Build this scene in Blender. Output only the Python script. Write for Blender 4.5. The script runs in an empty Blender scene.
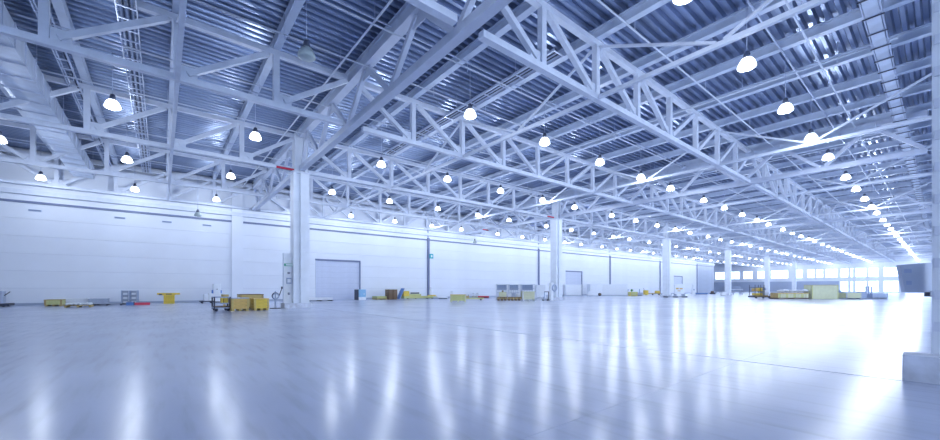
import bpy, math, random
from mathutils import Vector, Matrix
random.seed(7)
R = math.radians
sc = bpy.context.scene
COL = sc.collection

# ---------------------------------------------------------------- camera, world, exposure
F, YH, CX, CAMH, AZ = 382.1, 288.6, 469.3, 1.137, R(51.114)
CA, SA = math.cos(AZ), math.sin(AZ)
cd = bpy.data.cameras.new('camera'); cam = bpy.data.objects.new('camera', cd); COL.objects.link(cam)
cam.location = (0, 0, CAMH); cam.rotation_euler = (R(90), 0, AZ - R(90))
cd.sensor_width = 36; cd.lens = F / 940 * 36
cd.shift_x = (470 - CX) / 940; cd.shift_y = (YH - 220) / 940
cd.clip_start = .05; cd.clip_end = 600
sc.camera = cam
w = bpy.data.worlds.new('world'); sc.world = w; w.use_nodes = True
bg = w.node_tree.nodes['Background']; bg.inputs[0].default_value = (.68, .80, 1, 1); bg.inputs[1].default_value = 4.6
vs = sc.view_settings
vs.view_transform = 'Standard'; vs.look = 'None'; vs.gamma = 1; vs.use_curve_mapping = False; vs.exposure = .32
LAMP_W = 105.0
LAMP_C = (.80, .88, 1.0)
DOME_E = 3.5

# ---------------------------------------------------------------- materials
def mat(name, col, rough=.5, metal=0, var=0, scale=4, bump=0, emit=None, es=0, stretch=None, rvar=0, bdist=.02):
    m = bpy.data.materials.new(name); m.use_nodes = True
    nt = m.node_tree; N, L = nt.nodes, nt.links
    b = N['Principled BSDF']
    b.inputs['Base Color'].default_value = (*col, 1); b.inputs['Roughness'].default_value = rough
    b.inputs['Metallic'].default_value = metal
    tc = N.new('ShaderNodeTexCoord'); mp = N.new('ShaderNodeMapping'); L.new(tc.outputs['Object'], mp.inputs[0])
    if stretch: mp.inputs['Scale'].default_value = stretch
    nz = N.new('ShaderNodeTexNoise'); nz.inputs['Scale'].default_value = scale; nz.inputs['Detail'].default_value = 4
    L.new(mp.outputs[0], nz.inputs['Vector'])
    mr = N.new('ShaderNodeMapRange'); mr.inputs['From Min'].default_value = .3; mr.inputs['From Max'].default_value = .7
    mr.inputs['To Min'].default_value = 1 - (var or .05); mr.inputs['To Max'].default_value = 1 + (var or .05) * .4
    L.new(nz.outputs['Fac'], mr.inputs['Value'])
    mx = N.new('ShaderNodeVectorMath'); mx.operation = 'SCALE'; mx.inputs[0].default_value = col
    L.new(mr.outputs[0], mx.inputs['Scale']); L.new(mx.outputs[0], b.inputs['Base Color'])
    if rvar:
        r2 = N.new('ShaderNodeMapRange'); r2.inputs['From Min'].default_value = .3; r2.inputs['From Max'].default_value = .7
        r2.inputs['To Min'].default_value = rough - rvar; r2.inputs['To Max'].default_value = rough + rvar
        L.new(nz.outputs['Fac'], r2.inputs['Value']); L.new(r2.outputs[0], b.inputs['Roughness'])
    if bump:
        bp = N.new('ShaderNodeBump'); bp.inputs['Strength'].default_value = bump; bp.inputs['Distance'].default_value = bdist
        L.new(nz.outputs['Fac'], bp.inputs['Height']); L.new(bp.outputs[0], b.inputs['Normal'])
    if emit:
        b.inputs['Emission Color'].default_value = (*emit, 1); b.inputs['Emission Strength'].default_value = es
    return m

M = dict(
    steel=mat('white_painted_steel', (.70, .76, .88), .5, 0, .08, 3),
    steel2=mat('girder_steel', (.60, .66, .80), .5, 0, .08, 2),
    deck=mat('galvanised_deck', (.30, .37, .53), .28, .72, .2, .8, stretch=(.3, 1, 1)),
    purlin=mat('purlin_steel', (.60, .68, .83), .4, 0, .1, 2),
    duct=mat('galvanised_duct', (.60, .68, .82), .42, .45, .2, 1.5, .25),
    tray=mat('cable_tray', (.55, .62, .78), .4, .4, .1, 4),
    cable=mat('dark_cable', (.06, .08, .14), .6),
    wall=mat('wall_panel', (.80, .85, .94), .5, 0, .05, .4),
    wallb=mat('wall_backing', (.35, .42, .58), .6),
    greyw=mat('grey_wall_panel', (.42, .49, .64), .5, 0, .08, .5),
    trim=mat('dark_trim', (.16, .2, .34), .5),
    door=mat('shutter', (.62, .68, .84), .5, 0, .05, 2),
    column=mat('column_paint', (.80, .86, .95), .45, 0, .06, 2),
    plinth=mat('plinth_concrete', (.70, .75, .86), .7, 0, .22, 5, .3),
    white=mat('white_plastic', (.85, .9, .97), .5, 0, .06, 6),
    greyp=mat('grey_plastic', (.45, .52, .66), .5, 0, .15, 6),
    dark=mat('dark_metal', (.05, .06, .10), .5, 0, .2, 8),
    bluegrey=mat('blue_grey_paint', (.36, .45, .64), .45, 0, .12, 5),
    panelgrey=mat('panel_grey_paint', (.62, .70, .86), .4, 0, .06, 4),
    panelpatch=mat('panel_patch', (.46, .56, .80), .4),
    blue=mat('blue_paint', (.10, .24, .60), .4, 0, .1, 5),
    skyblue=mat('sky_blue_paint', (.28, .55, .80), .4, 0, .1, 5),
    red=mat('red_paint', (.62, .03, .08), .4, 0, .1, 5),
    yellow=mat('yellow_paint', (.84, .62, .08), .45, 0, .15, 6),
    orange=mat('orange_board', (.76, .52, .16), .6, 0, .2, 6, stretch=(1, 1, 6)),
    ochre=mat('ochre_plywood', (.66, .50, .18), .6, 0, .2, 5, stretch=(1, 1, 6)),
    tan=mat('tan_timber', (.50, .37, .16), .65, 0, .25, 6, stretch=(1, 1, 6)),
    brown=mat('brown_timber', (.20, .13, .08), .7, 0, .3, 8),
    lime=mat('lime_board', (.62, .64, .28), .55, 0, .12, 5),
    palegreen=mat('pale_green_board', (.68, .71, .48), .55, 0, .08, 3),
    cream=mat('cream_board', (.72, .74, .52), .55, 0, .1, 4),
    leaf=mat('plant_leaf', (.08, .30, .06), .6, 0, .3, 9),
    lampoff=mat('unlit_shade', (.42, .50, .52), .35, 0, .1, 8),
    housing=mat('lamp_housing', (.10, .12, .18), .5),
    dome=mat('lit_dome', (.9, .95, 1), .3, emit=(.80, .89, 1), es=DOME_E),
    signg=mat('green_sign', (.02, .40, .25), .5),
    teal=mat('teal_sign', (.05, .45, .5), .5),
    grass=mat('outside_ground', (.6, .66, .72), .9),
)
M['dome'].cycles.emission_sampling = 'NONE'

# floor: polished concrete, fine scuffs and stains
def floor_mat():
    m = bpy.data.materials.new('polished_concrete'); m.use_nodes = True
    nt = m.node_tree; N, L = nt.nodes, nt.links; b = N['Principled BSDF']
    g = N.new('ShaderNodeNewGeometry')
    def noise(sx, sy, s, det=5, dist=0):
        mp = N.new('ShaderNodeMapping'); mp.inputs['Scale'].default_value = (sx, sy, 1); L.new(g.outputs['Position'], mp.inputs[0])
        n = N.new('ShaderNodeTexNoise'); n.inputs['Scale'].default_value = s; n.inputs['Detail'].default_value = det
        n.inputs['Distortion'].default_value = dist
        L.new(mp.outputs[0], n.inputs['Vector']); return n.outputs['Fac']
    def ramp(src, a, b_, lo, hi):
        r = N.new('ShaderNodeMapRange'); r.inputs[1].default_value = a; r.inputs[2].default_value = b_
        r.inputs[3].default_value = lo; r.inputs[4].default_value = hi; L.new(src, r.inputs[0]); return r.outputs[0]
    def mul(a, b_):
        n = N.new('ShaderNodeMath'); n.operation = 'MULTIPLY'; L.new(a, n.inputs[0]); L.new(b_, n.inputs[1]); return n.outputs[0]
    big = ramp(noise(.6, 1, .25, 2, 0), .2, .8, .90, 1.06)
    mid = ramp(noise(1.5, .8, .8, 8, 0), .1, .9, 1.10, .88)
    scf = ramp(noise(5, .5, 1.6, 8, 0), .5, .95, 1, .7)
    v = mul(mul(big, mid), scf)
    sc_ = N.new('ShaderNodeVectorMath'); sc_.operation = 'SCALE'; sc_.inputs[0].default_value = (.56, .62, .79)
    L.new(v, sc_.inputs['Scale']); L.new(sc_.outputs[0], b.inputs['Base Color'])
    L.new(ramp(noise(1, .5, .7, 6, 0), .1, .9, .17, .25), b.inputs['Roughness'])
    b.inputs['Specular IOR Level'].default_value = .32
    bp = N.new('ShaderNodeBump'); bp.inputs['Strength'].default_value = .05; bp.inputs['Distance'].default_value = .004
    L.new(noise(1, 1, 7, 5, .3), bp.inputs['Height']); L.new(bp.outputs[0], b.inputs['Normal'])
    return m
M['floor'] = floor_mat()

def glass_mat():
    m = bpy.data.materials.new('window_glass'); m.use_nodes = True
    nt = m.node_tree; N, L = nt.nodes, nt.links; N.remove(N['Principled BSDF'])
    t = N.new('ShaderNodeBsdfTransparent'); t.inputs[0].default_value = (.9, .95, 1, 1)
    g = N.new('ShaderNodeBsdfGlossy'); g.inputs['Roughness'].default_value = .05
    mx = N.new('ShaderNodeMixShader'); mx.inputs[0].default_value = .08
    L.new(t.outputs[0], mx.inputs[1]); L.new(g.outputs[0], mx.inputs[2]); L.new(mx.outputs[0], N['Material Output'].inputs[0])
    return m
M['glass'] = glass_mat()

# ---------------------------------------------------------------- mesh helpers
_cache = {}
def mesh_from(name, vs_, fs, m, smooth=False):
    me = bpy.data.meshes.new(name); me.from_pydata([tuple(v) for v in vs_], [], fs); me.update()
    me.materials.append(M[m])
    if smooth: me.polygons.foreach_set('use_smooth', [True] * len(me.polygons))
    return me
def box_mesh(sx, sy, sz, m):
    k = ('b', round(sx, 3), round(sy, 3), round(sz, 3), m)
    if k in _cache: return _cache[k]
    x, y, z = sx / 2, sy / 2, sz / 2
    c = min(.012, x * .25, y * .25, z * .25) if max(sx, sy, sz) < 4 else 0
    if c > .002:                                     # box with chamfered vertical edges
        ring = [(-x + c, -y), (x - c, -y), (x, -y + c), (x, y - c), (x - c, y), (-x + c, y), (-x, y - c), (-x, -y + c)]
        v = [(a, b, -z) for a, b in ring] + [(a, b, z) for a, b in ring]
        f = [tuple(range(7, -1, -1)), tuple(range(8, 16))] + [(i, (i + 1) % 8, 8 + (i + 1) % 8, 8 + i) for i in range(8)]
    else:
        v = [(a, b, d) for d in (-z, z) for a, b in ((-x, -y), (x, -y), (x, y), (-x, y))]
        f = [(3, 2, 1, 0), (4, 5, 6, 7), (0, 1, 5, 4), (1, 2, 6, 5), (2, 3, 7, 6), (3, 0, 4, 7)]
    _cache[k] = mesh_from('box', v, f, m); return _cache[k]
def link(name, me, parent=None, loc=(0, 0, 0), rot=None):
    o = bpy.data.objects.new(name, me); COL.objects.link(o); o.parent = parent; o.location = loc
    if rot is not None: o.rotation_euler = rot
    return o
def bx(name, parent, x0, x1, y0, y1, z0, z1, m):
    """box part given by its extents in the parent's space"""
    return link(name, box_mesh(abs(x1 - x0), abs(y1 - y0), abs(z1 - z0), m), parent,
                ((x0 + x1) / 2, (y0 + y1) / 2, (z0 + z1) / 2))
def bar(name, parent, a, b, wd, ht, m, prof='box'):
    """straight member from a to b, wd across, ht high"""
    a, b = Vector(a), Vector(b); d = b - a; Ln = d.length
    k = (prof, round(Ln, 3), wd, ht, m)
    if k not in _cache:
        if prof == 'box':
            _cache[k] = box_mesh(Ln, wd, ht, m)
        elif prof == 'i':
            W, H_, t = wd / 2, ht / 2, .035
            p = [(-W, -H_), (W, -H_), (W, -H_ + t), (.02, -H_ + t), (.02, H_ - t), (W, H_ - t), (W, H_), (-W, H_), (-W, H_ - t), (-.02, H_ - t), (-.02, -H_ + t), (-W, -H_ + t)]
            n = len(p); v = [(-Ln / 2, *q) for q in p] + [(Ln / 2, *q) for q in p]
            f = [(i, n + i, n + (i + 1) % n, (i + 1) % n) for i in range(n)]
            f += [(0, 1, 2, 3, 10, 11), (3, 4, 9, 10), (4, 5, 6, 7, 8, 9)]
            f += [tuple(n + i for i in reversed(q)) for q in ((0, 1, 2, 3, 10, 11), (3, 4, 9, 10), (4, 5, 6, 7, 8, 9))]
            _cache[k] = mesh_from('i_beam', v, f, m)
        elif prof == 'round':
            n = 10; v = [(s * Ln / 2, wd / 2 * math.cos(2 * math.pi * i / n), wd / 2 * math.sin(2 * math.pi * i / n)) for s in (-1, 1) for i in range(n)]
            f = [(i, (i + 1) % n, n + (i + 1) % n, n + i) for i in range(n)] + [tuple(range(n - 1, -1, -1)), tuple(range(n, 2 * n))]
            _cache[k] = mesh_from('tube', v, f, m, True)
    o = bpy.data.objects.new(name, _cache[k]); COL.objects.link(o); o.parent = parent
    o.location = (a + b) / 2
    x = d.normalized(); up = Vector((0, 0, 1))
    if abs(x.z) > .999: up = Vector((0, 1, 0))
    y = up.cross(x).normalized(); z = x.cross(y)
    o.rotation_euler = Matrix((x, y, z)).transposed().to_euler()
    return o
def lathe(name, prof, m, n=16, smooth=True):
    v, f = [], []
    for r, z in prof: v += [(r * math.cos(2 * math.pi * i / n), r * math.sin(2 * math.pi * i / n), z) for i in range(n)]
    for j in range(len(prof) - 1):
        f += [(j * n + i, j * n + (i + 1) % n, (j + 1) * n + (i + 1) % n, (j + 1) * n + i) for i in range(n)]
    f += [tuple(range(n - 1, -1, -1)), tuple(range((len(prof) - 1) * n, len(prof) * n))]
    return mesh_from(name, v, f, m, smooth)
def thing(name, label, cat, loc=(0, 0, 0), rz=0, group=None):
    o = bpy.data.objects.new(name, None); COL.objects.link(o); o.empty_display_size = .3
    o.location = loc; o.rotation_euler = (0, 0, rz); o['label'] = label; o['category'] = cat
    if group: o['group'] = group
    return o
def tag(o, label, cat, group=None):
    o['label'] = label; o['category'] = cat
    if group: o['group'] = group
    return o
def struct(name, loc=(0, 0, 0)):
    o = bpy.data.objects.new(name, None); COL.objects.link(o); o.location = loc; o['kind'] = 'structure'; return o

# ---------------------------------------------------------------- layout constants
X0, BAY, WALLY, FARX = 6.42, 24.0, 38.75, 150.4
BACKX, RIGHTY = -17.6, -14.0
ZB = 8.04        # underside of the bottom chords
ZT = 10.12       # axis of the top chords
ZP = 10.24       # underside of the purlins
ZD = 10.60       # underside of the roof deck
ORD = ['first', 'second', 'third', 'fourth', 'fifth', 'sixth', 'seventh', 'eighth', 'ninth', 'tenth', 'eleventh', 'twelfth', 'thirteenth',
       'fourteenth', 'fifteenth', 'sixteenth', 'seventeenth', 'eighteenth', 'nineteenth', 'twentieth']
ORD += ['twenty-' + o for o in ORD[:9]] + ['thirtieth'] + ['thirty-' + o for o in ORD[:9]]

# ---------------------------------------------------------------- floor
fl = struct('floor')
bx('subfloor', fl, BACKX - 1, FARX + .5, RIGHTY - .5, 53, -.3, -.03, 'plinth')
xs = [BACKX - 1, -4.9, 7.10]
while xs[-1] < FARX: xs.append(xs[-1] + 12)
xs[-1] = FARX + .5
ys = [RIGHTY - .5, -6, 2.0, 10.0, 18.0, 26.0, 34.0, 53.0]
for i in range(len(xs) - 1):
    for j in range(len(ys) - 1):
        g = .022 if i == 1 else .003
        bx('concrete_slab', fl, xs[i] + (.022 if i == 2 else .003), xs[i + 1] - g, ys[j] + .002, ys[j + 1] - .002, -.03, 0, 'floor')

# ---------------------------------------------------------------- ceiling: ribbed deck and purlins
def deck_mesh():
    v, f, y = [], [], RIGHTY - .5
    n = int((53.5 - y) / .333); a, b = BACKX - 1, FARX + .8
    prof = []
    for i in range(n + 1):
        yy = y + i * .333
        prof += [(yy, 0), (yy + .11, 0), (yy + .16, .14), (yy + .283, .14)]
    for yy, z in prof: v += [(a, yy, z), (b, yy, z)]
    for i in range(len(prof) - 1): f.append((2 * i, 2 * i + 1, 2 * i + 3, 2 * i + 2))
    k = len(v); e = prof[-1][0]
    v += [(a, y, .2), (b, y, .2), (b, e, .2), (a, e, .2)]; f.append((k, k + 1, k + 2, k + 3))
    return mesh_from('deck', v, f, 'deck')
ce = struct('ceiling', (0, 0, ZD))
link('ribbed_deck', deck_mesh(), ce)
nP = int((FARX - BACKX) / 3) + 1
for i in range(nP):
    x = X0 - 24 + 3 * i
    if x > FARX - .3: break
    bar('purlin', ce, (x, RIGHTY, (ZP + ZD) / 2 - ZD - .001), (x, 52.6 if x > 116 else WALLY + .2, (ZP + ZD) / 2 - ZD - .001), .26, ZD - ZP, 'purlin', 'i')

# ---------------------------------------------------------------- walls
wl = struct('wall_left')
WT = .2
bx('backing', wl, BACKX, 116, WALLY + .1, WALLY + .4, 0, ZD, 'wallb')
DOORS = [(11.9, 16.3), (51.6, 55.9), (91.6, 95.9)]
cuts = [BACKX] + [5.0 + 19.9 * k for k in range(6)] + [116]
for i in range(len(cuts) - 1):
    a, b = cuts[i] + (.1 if i else 0), cuts[i + 1] - .1
    m = 'greyw' if i == len(cuts) - 2 else 'wall'
    for r_ in range(9):
        z0, z1 = r_ * 1.17 + .006, (r_ + 1) * 1.17 - .002
        segs = [(a, b)]
        for d0, d1 in DOORS:
            if a < d0 < b and z0 < 3.9: segs = [(a, d0), (d1, b)]
        for s0, s1 in segs: bx('wall_panel', wl, s0, s1, WALLY, WALLY + .1, z0, min(z1, ZD), m)
for k in range(1, 6):
    x = 5.0 + 19.9 * k
    p = bx('joint_post', wl, x - .14, x + .14, WALLY - .14, WALLY + .1, 0, 7.2, 'trim')
pil = bx('pilaster', wl, 4.75, 5.6, WALLY - .22, WALLY, 0, ZD - .5, 'wall')
bx('dark_rail', wl, BACKX, 116, WALLY - .1, WALLY, 6.9, 7.04, 'trim')
bx('edge_beam', wl, BACKX, 116, WALLY - .3, WALLY - .05, 7.45, 7.75, 'steel')
bx('top_beam', wl, BACKX, 116, WALLY - .3, WALLY - .05, 9.6, 9.85, 'steel')
for i, (d0, d1) in enumerate(DOORS):
    d = struct('door_%d' % (i + 1))
    n = 7
    for k in range(n):
        bx('shutter_slat', d, d0, d1, WALLY + .05, WALLY + .09, k * .56 + .005, k * .56 + .555, 'door')
    bx('head_panel', d, d0, d1, WALLY, WALLY + .1, 4.08, 4.68, 'wall')
    bx('lintel', d, d0 - .12, d1 + .12, WALLY - .06, WALLY + .1, 3.92, 4.08, 'trim')
    bx('door_frame', d, d1, d1 + .14, WALLY - .06, WALLY + .1, 0, 3.92, 'trim')
    bx('door_frame', d, d0 - .08, d0, WALLY - .04, WALLY + .1, 0, 3.92, 'door')
bs = struct('baseboard_left')
for s0, s1 in ((BACKX, 4.7), (5.7, 11.8), (16.5, 51.5), (56.1, 91.5), (96.1, 116)):
    bx('base_strip', bs, s0, s1, WALLY - .03, WALLY, 0, .16, 'greyw')
# the recess beyond the left wall
wr = struct('wall_recess')
bx('return_wall', wr, 115.9, 116.1, WALLY + .1, 52.6, 0, ZD, 'wall')
bx('recess_wall', wr, 116.1, FARX, 52.4, 52.6, 0, ZD, 'wall')
# back and right walls (outside the picture): right one has an added open band, sized for fill light
wb = struct('wall_back'); bx('wall_sheet', wb, BACKX - .2, BACKX, RIGHTY, WALLY + .4, 0, ZD, 'wall')
wg = struct('wall_right')
bx('low_wall', wg, BACKX, FARX, RIGHTY - .2, RIGHTY, 0, 1.0, 'wall')
bx('high_wall', wg, BACKX, FARX, RIGHTY - .2, RIGHTY, 6.4, ZD, 'wall')
for k in range(14): bx('pier', wg, BACKX + 12 * k, BACKX + 12 * k + .8, RIGHTY - .2, RIGHTY, 1.0, 6.4, 'wall')

# far wall with two bands of windows
wf = struct('wall_far')
def yfar(px):      # y on the far wall of a measured place
    t = (px - CX) / F
    return FARX * (SA - t * CA) / (CA + t * SA)
for n_, (z0, z1) in {'wall_band': (0, .15), 'wall_band_': (3.3, 4.25), 'x': (6.9, ZD)}.items():
    bx('wall_band', wf, FARX, FARX + .3, RIGHTY, 52.6, z0, z1, 'wall')
yl = yfar(839)
bx('wall_sheet', wf, FARX, FARX + .3, yl, 52.6, .15, 3.3, 'greyw')
wins = [(715, 727), (728.5, 740), (743, 753), (757, 765), (770.5, 788.5), (793, 803), (807, 815), (816, 823.5), (825, 838), (840, 848.5), (850, 853.5), (855, 867), (868, 879), (883, 899)]
wy = [(yfar(b), yfar(a)) for a, b in wins]
yy = wy[-1][0] - 1
while yy > RIGHTY + 5.5: wy.append((yy - 4.6, yy)); yy -= 5.6
prev = 52.6
for i, (a, b) in enumerate(wy):
    bx('pier', wf, FARX, FARX + .3, b, prev, 4.25, 6.9, 'wall')
    if b < yl + .1: bx('pier', wf, FARX, FARX + .3, b, min(prev, yl), .15, 3.3, 'wall')
    prev = a
bx('pier', wf, FARX, FARX + .3, RIGHTY, prev, 4.25, 6.9, 'wall'); bx('pier', wf, FARX, FARX + .3, RIGHTY, prev, .15, 3.3, 'wall')
def window(n_, a, b, z0, z1):
    w_ = struct('window_%d' % n_)
    x = FARX + .08
    for s, e in ((a, a + .12), (b - .12, b)): bx('window_frame', w_, x, x + .12, s, e, z0, z1, 'steel')
    for s, e in ((z0, z0 + .12), (z1 - .12, z1)): bx('window_frame', w_, x, x + .12, a + .12, b - .12, s, e, 'steel')
    k = max(1, round((b - a) / 1.6)); st = (b - a - .24) / k
    for q in range(k):
        y0 = a + .12 + q * st
        if q: bx('mullion', w_, x + .02, x + .1, y0 - .04, y0 + .04, z0 + .12, z1 - .12, 'steel')
        bx('pane', w_, x + .05, x + .06, y0 + .04 * (q > 0), y0 + st - .04 * (q < k - 1), z0 + .12, z1 - .12, 'glass')
n_ = 0
for a, b in wy:
    n_ += 1; window(n_, a, b, 4.25, 6.9)
    if b < yl + .1: n_ += 1; window(n_, a, b, .15, 3.3)
og = bx('ground', None, FARX + .4, FARX + 80, -120, 150, -.5, -.05, 'grass'); og['kind'] = 'structure'
og2 = bx('ground', None, BACKX - 20, FARX + .4, -120, RIGHTY - .6, -.5, -.05, 'grass'); og2['kind'] = 'structure'

# ---------------------------------------------------------------- columns
def column(x, y, label, near=False):
    t = thing('column', label, 'column', (x, y, 0), 0, 'white columns')
    if near:
        bx('kerb', t, -.39, .0, -.95, .318, 0, .317, 'plinth')
        bx('shaft', t, .02, .75, -.62, .09, 0, 8.0, 'column')
        s = bx('upper_shaft', t, .1, .65, -.55, .07, 8.0, ZT + .1, 'column')
        for k in range(19): bx('batten_plate', t, .0, .02, -.6, .07, .6 + k * .4, .72 + k * .4, 'steel')
        return t
    a = .44
    bx('plinth', t, -.95, .52, -.46, .5, 0, .30, 'plinth')
    bx('flange', t, -a, -a + .16, -.34, .38, .30, 7.9, 'column')
    bx('web', t, -a + .16, a - .5, -.22, .26, .30, 7.9, 'column')
    bx('shaft', t, a - .5, a, -.38, .38, .30, 7.9, 'column')
    bx('cap_plate', t, -a - .06, a + .06, -.42, .42, 7.9, 7.98, 'steel')
    bx('upper_flange', t, -.36, -.22, -.3, .3, 7.98, ZT + .1, 'column')
    bx('upper_web', t, -.22, .2, -.16, .16, 7.98, ZT + .1, 'column')
    bx('upper_flange', t, .2, .36, -.3, .3, 7.98, ZT + .1, 'column')
    return t
for k in range(6):
    column(X0 + 24 * k, 24, 'white steel column, %s from the left of the row crossing the hall' % (ORD[k] if k else 'nearest and') if k else 'tallest white column left of centre behind the ochre crates')
column(7.55, 0, 'white column at the right edge behind a low concrete kerb', True)

# ---------------------------------------------------------------- roof trusses along the hall
CH, CHH = .22, .20
def gusset(parent, x, y, z, wd, ht, along='x'):
    if along == 'x': return bx('gusset_plate', parent, x - wd / 2, x + wd / 2, y - .015, y + .015, z, z + ht, 'steel')
ROWN = {0: 'over the right edge column', 8: 'in the row right of centre', 16: 'in the row short of the columns', 24: 'on the column line',
        32: 'in the row behind the columns', 38: 'running along the left wall'}
BAYN = {-1: 'before the first column', 0: 'between first and second columns', 1: 'between second and third columns', 2: 'between third and fourth columns',
        3: 'between fourth and fifth columns', 4: 'between fifth and sixth columns', 5: 'beyond the sixth column'}
def truss(k, y, rn):
    xa = X0 + 24 * k; yo = y
    t = thing('roof_truss', 'white steel roof truss %s, %s' % (ROWN[rn], BAYN[k]), 'truss', (xa, yo, ZB), 0, 'roof trusses along the hall')
    zb, zt = CHH / 2, ZT - ZB
    bar('bottom_chord', t, (.45, 0, zb), (23.55, 0, zb), CH, CHH, 'steel')
    bar('top_chord', t, (.25, 0, zt), (23.75, 0, zt), .2, .2, 'steel')
    for i in range(1, 8):
        bar('vertical', t, (3 * i, 0, zb + CHH / 2), (3 * i, 0, zt - .1), .21, .20, 'steel')
        s = -1 if i < 4 else 1
        bx('gusset_plate', t, 3 * i + (s * .55 if i != 4 else .45), 3 * i + (0 if i != 4 else -.45), -.02, .02, CHH, CHH + .38, 'steel')
    for i in range(8):
        if i < 4: a, b = (3 * i + .25, 0, zt - .1), (3 * i + 2.72, 0, CHH + .12)
        else: a, b = (3 * i + .28, 0, CHH + .12), (3 * i + 2.75, 0, zt - .1)
        bar('diagonal', t, a, b, .17, .18, 'steel')
    return t
for k in range(-1, 6):
    for y, rn in ((0, 0), (8, 8), (16, 16), (24, 24), (32, 32), (38.2, 38)):
        if y == 0 and k < 0: continue
        truss(k, y, rn)

# ---------------------------------------------------------------- main girders across the hall, on the columns
def girder(k, ya, yb, label):
    x = X0 + 24 * k
    t = thing('main_girder', label, 'girder', (x, 0, ZB), 0, 'main girders across the hall')
    zt = ZT - ZB
    bar('bottom_chord', t, (0, ya, .14), (0, yb, .14), .30, .26, 'steel2')
    bar('top_chord', t, (0, ya, zt - .02), (0, yb, zt - .02), .34, .26, 'steel2')
    y = ya
    while y < yb - .5:
        if y % 8 == 0 and ya < y: bar('vertical', t, (0, y, .27), (0, y, zt - .15), .2, .2, 'steel2')
        y1 = min(y + 2, yb); bar('diagonal', t, (0, y + .12, .3), (0, y1 - .12, zt - .18), .16, .18, 'steel2')
        bx('gusset_plate', t, -.02, .02, y1 - .35, min(y1 + .35, yb), zt - .55, zt - .15, 'steel2')
        if y1 + .5 < yb:
            y2 = min(y1 + 2, yb); bar('diagonal', t, (0, y1 + .12, zt - .18), (0, y2 - .12, .3), .16, .18, 'steel2')
        y += 4
    return t
for k in range(6):
    girder(k, .5, 23.6, 'heavy white girder crossing the hall at the %s column, right span' % ORD[k])
    girder(k, 24.4, WALLY - .4, 'heavy white girder from the %s column to the left wall' % ORD[k])

# ---------------------------------------------------------------- sway braces between the trusses
ivs = [(0, 8, 'at the right edge'), (8, 16, 'right of centre'), (16, 24, 'short of the columns'), (24, 32, 'behind the columns'), (32, 38.2, 'next to the left wall')]
for k in range(-1, 6):
    for off in (6, 18):
        x = X0 + 24 * k + off
        if x < 0: continue
        for a, b, nm in ivs:
            if a == 0 and k < 0: continue
            t = thing('sway_brace', 'slim white brace %s, %s half of bay %s' % (nm, 'near' if off == 6 else 'far', BAYN[k].replace('between first', 'after first').replace('between ', 'after ').split(' and')[0]), 'brace', (x, a, ZB), 0, 'sway braces between trusses')
            L_ = b - a
            bar('strut', t, (0, .14, .07), (0, L_ - .14, .07), .13, .13, 'steel')
            bar('diagonal', t, (0, L_ / 2 - .1, .16), (0, .16, 1.9), .08, .08, 'steel')
            bar('diagonal', t, (0, L_ / 2 + .1, .16), (0, L_ - .16, 1.9), .08, .08, 'steel')

# ---------------------------------------------------------------- ceiling services
def duct(x0, x1, ya, yb, z0, z1, label, step=1.25):
    t = thing('air_duct', label, 'duct', ((x0 + x1) / 2, ya, z0), 0)
    h = (x1 - x0) / 2; n = int((yb - ya) / step); st = (yb - ya) / n
    for i in range(n):
        bx('duct_section', t, -h, h, i * st + .015, (i + 1) * st - .015, 0, z1 - z0, 'duct')
        bx('flange', t, -h - .03, h + .03, i * st - .015, i * st + .015, -.03, z1 - z0 + .03, 'steel2')
    for i in range(1, n, 4):
        for s in (-1, 1): bar('hanger', t, (s * (h + .05), i * st, 0), (s * (h + .05), i * st, ZD - z0), .02, .02, 'tray', 'round')
    return t
duct(-4.75, -3.7, 10, 38.0, 8.95, 9.75, 'wide silver air duct in the top left corner')
duct(28.5, 29.0, 2.2, 38.0, 9.30, 9.62, 'long silver air duct crossing the hall before the second column')
duct(76.5, 77.0, 2.2, 38.0, 9.30, 9.62, 'far silver air duct crossing before the fourth column')

def tray_y(x0, x1, ya, yb, z, label, cables=3, rung=.5, m='tray', plate=False):
    t = thing('cable_tray', label, 'cable tray', ((x0 + x1) / 2, ya, z)); h = (x1 - x0) / 2; L_ = yb - ya
    for s in (-1, 1): bx('side_rail', t, s * h - .015, s * h + .015, 0, L_, 0, .09, m)
    for i in range(int(L_ / rung)):
        bx('rung', t, -h + .015, h - .015, i * rung, i * rung + .06, 0, .03, m)
        if plate: bx('cover_plate', t, -h + .04, h - .04, i * rung + .1, (i + 1) * rung - .04, .0, .02, 'duct'); bx('clamp', t, -h - .05, h + .05, i * rung + .01, i * rung + .05, -.03, 0, 'dark')
    for c in range(cables):
        cx = -h * .6 + 1.2 * h * c / max(1, cables - 1)
        bar('cable', t, (cx, .05, .06), (cx, L_ - .05, .06), .05, .05, 'cable' if c % 2 else 'tray', 'round')
    for i in range(2, int(L_), 4):
        for s in (-1, 1): bar('hanger', t, (s * h, i, .09), (s * h, i, ZD - z), .02, .02, 'tray', 'round')
    return t
def tray_x(y0, y1, xa, xb, z, label, cables=2, rung=1.2):
    t = tray_y(y0, y1, 0, xb - xa, z, label, cables, rung, 'tray', True)
    t.location = (xa, (y0 + y1) / 2, z); t.rotation_euler = (0, 0, -R(90)); return t
tray_y(-3.12, -2.78, 10, 38.0, 9.92, 'cable tray beside the air duct at upper left', 2, .8)
tray_y(-1.1, -.6, 9, 38.0, 9.92, 'cable tray with dark cables left of the upper left brace', 5, .7)
tray_x(1.2, 1.6, 8, 112, 9.79, 'long cable tray running away along the right edge of the ceiling', 2, 1.2)
tray_y(11.3, 11.85, 9, 23, 9.92, 'dark cable tray over the slim brace right of the first girder', 5, 1.0)

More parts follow.
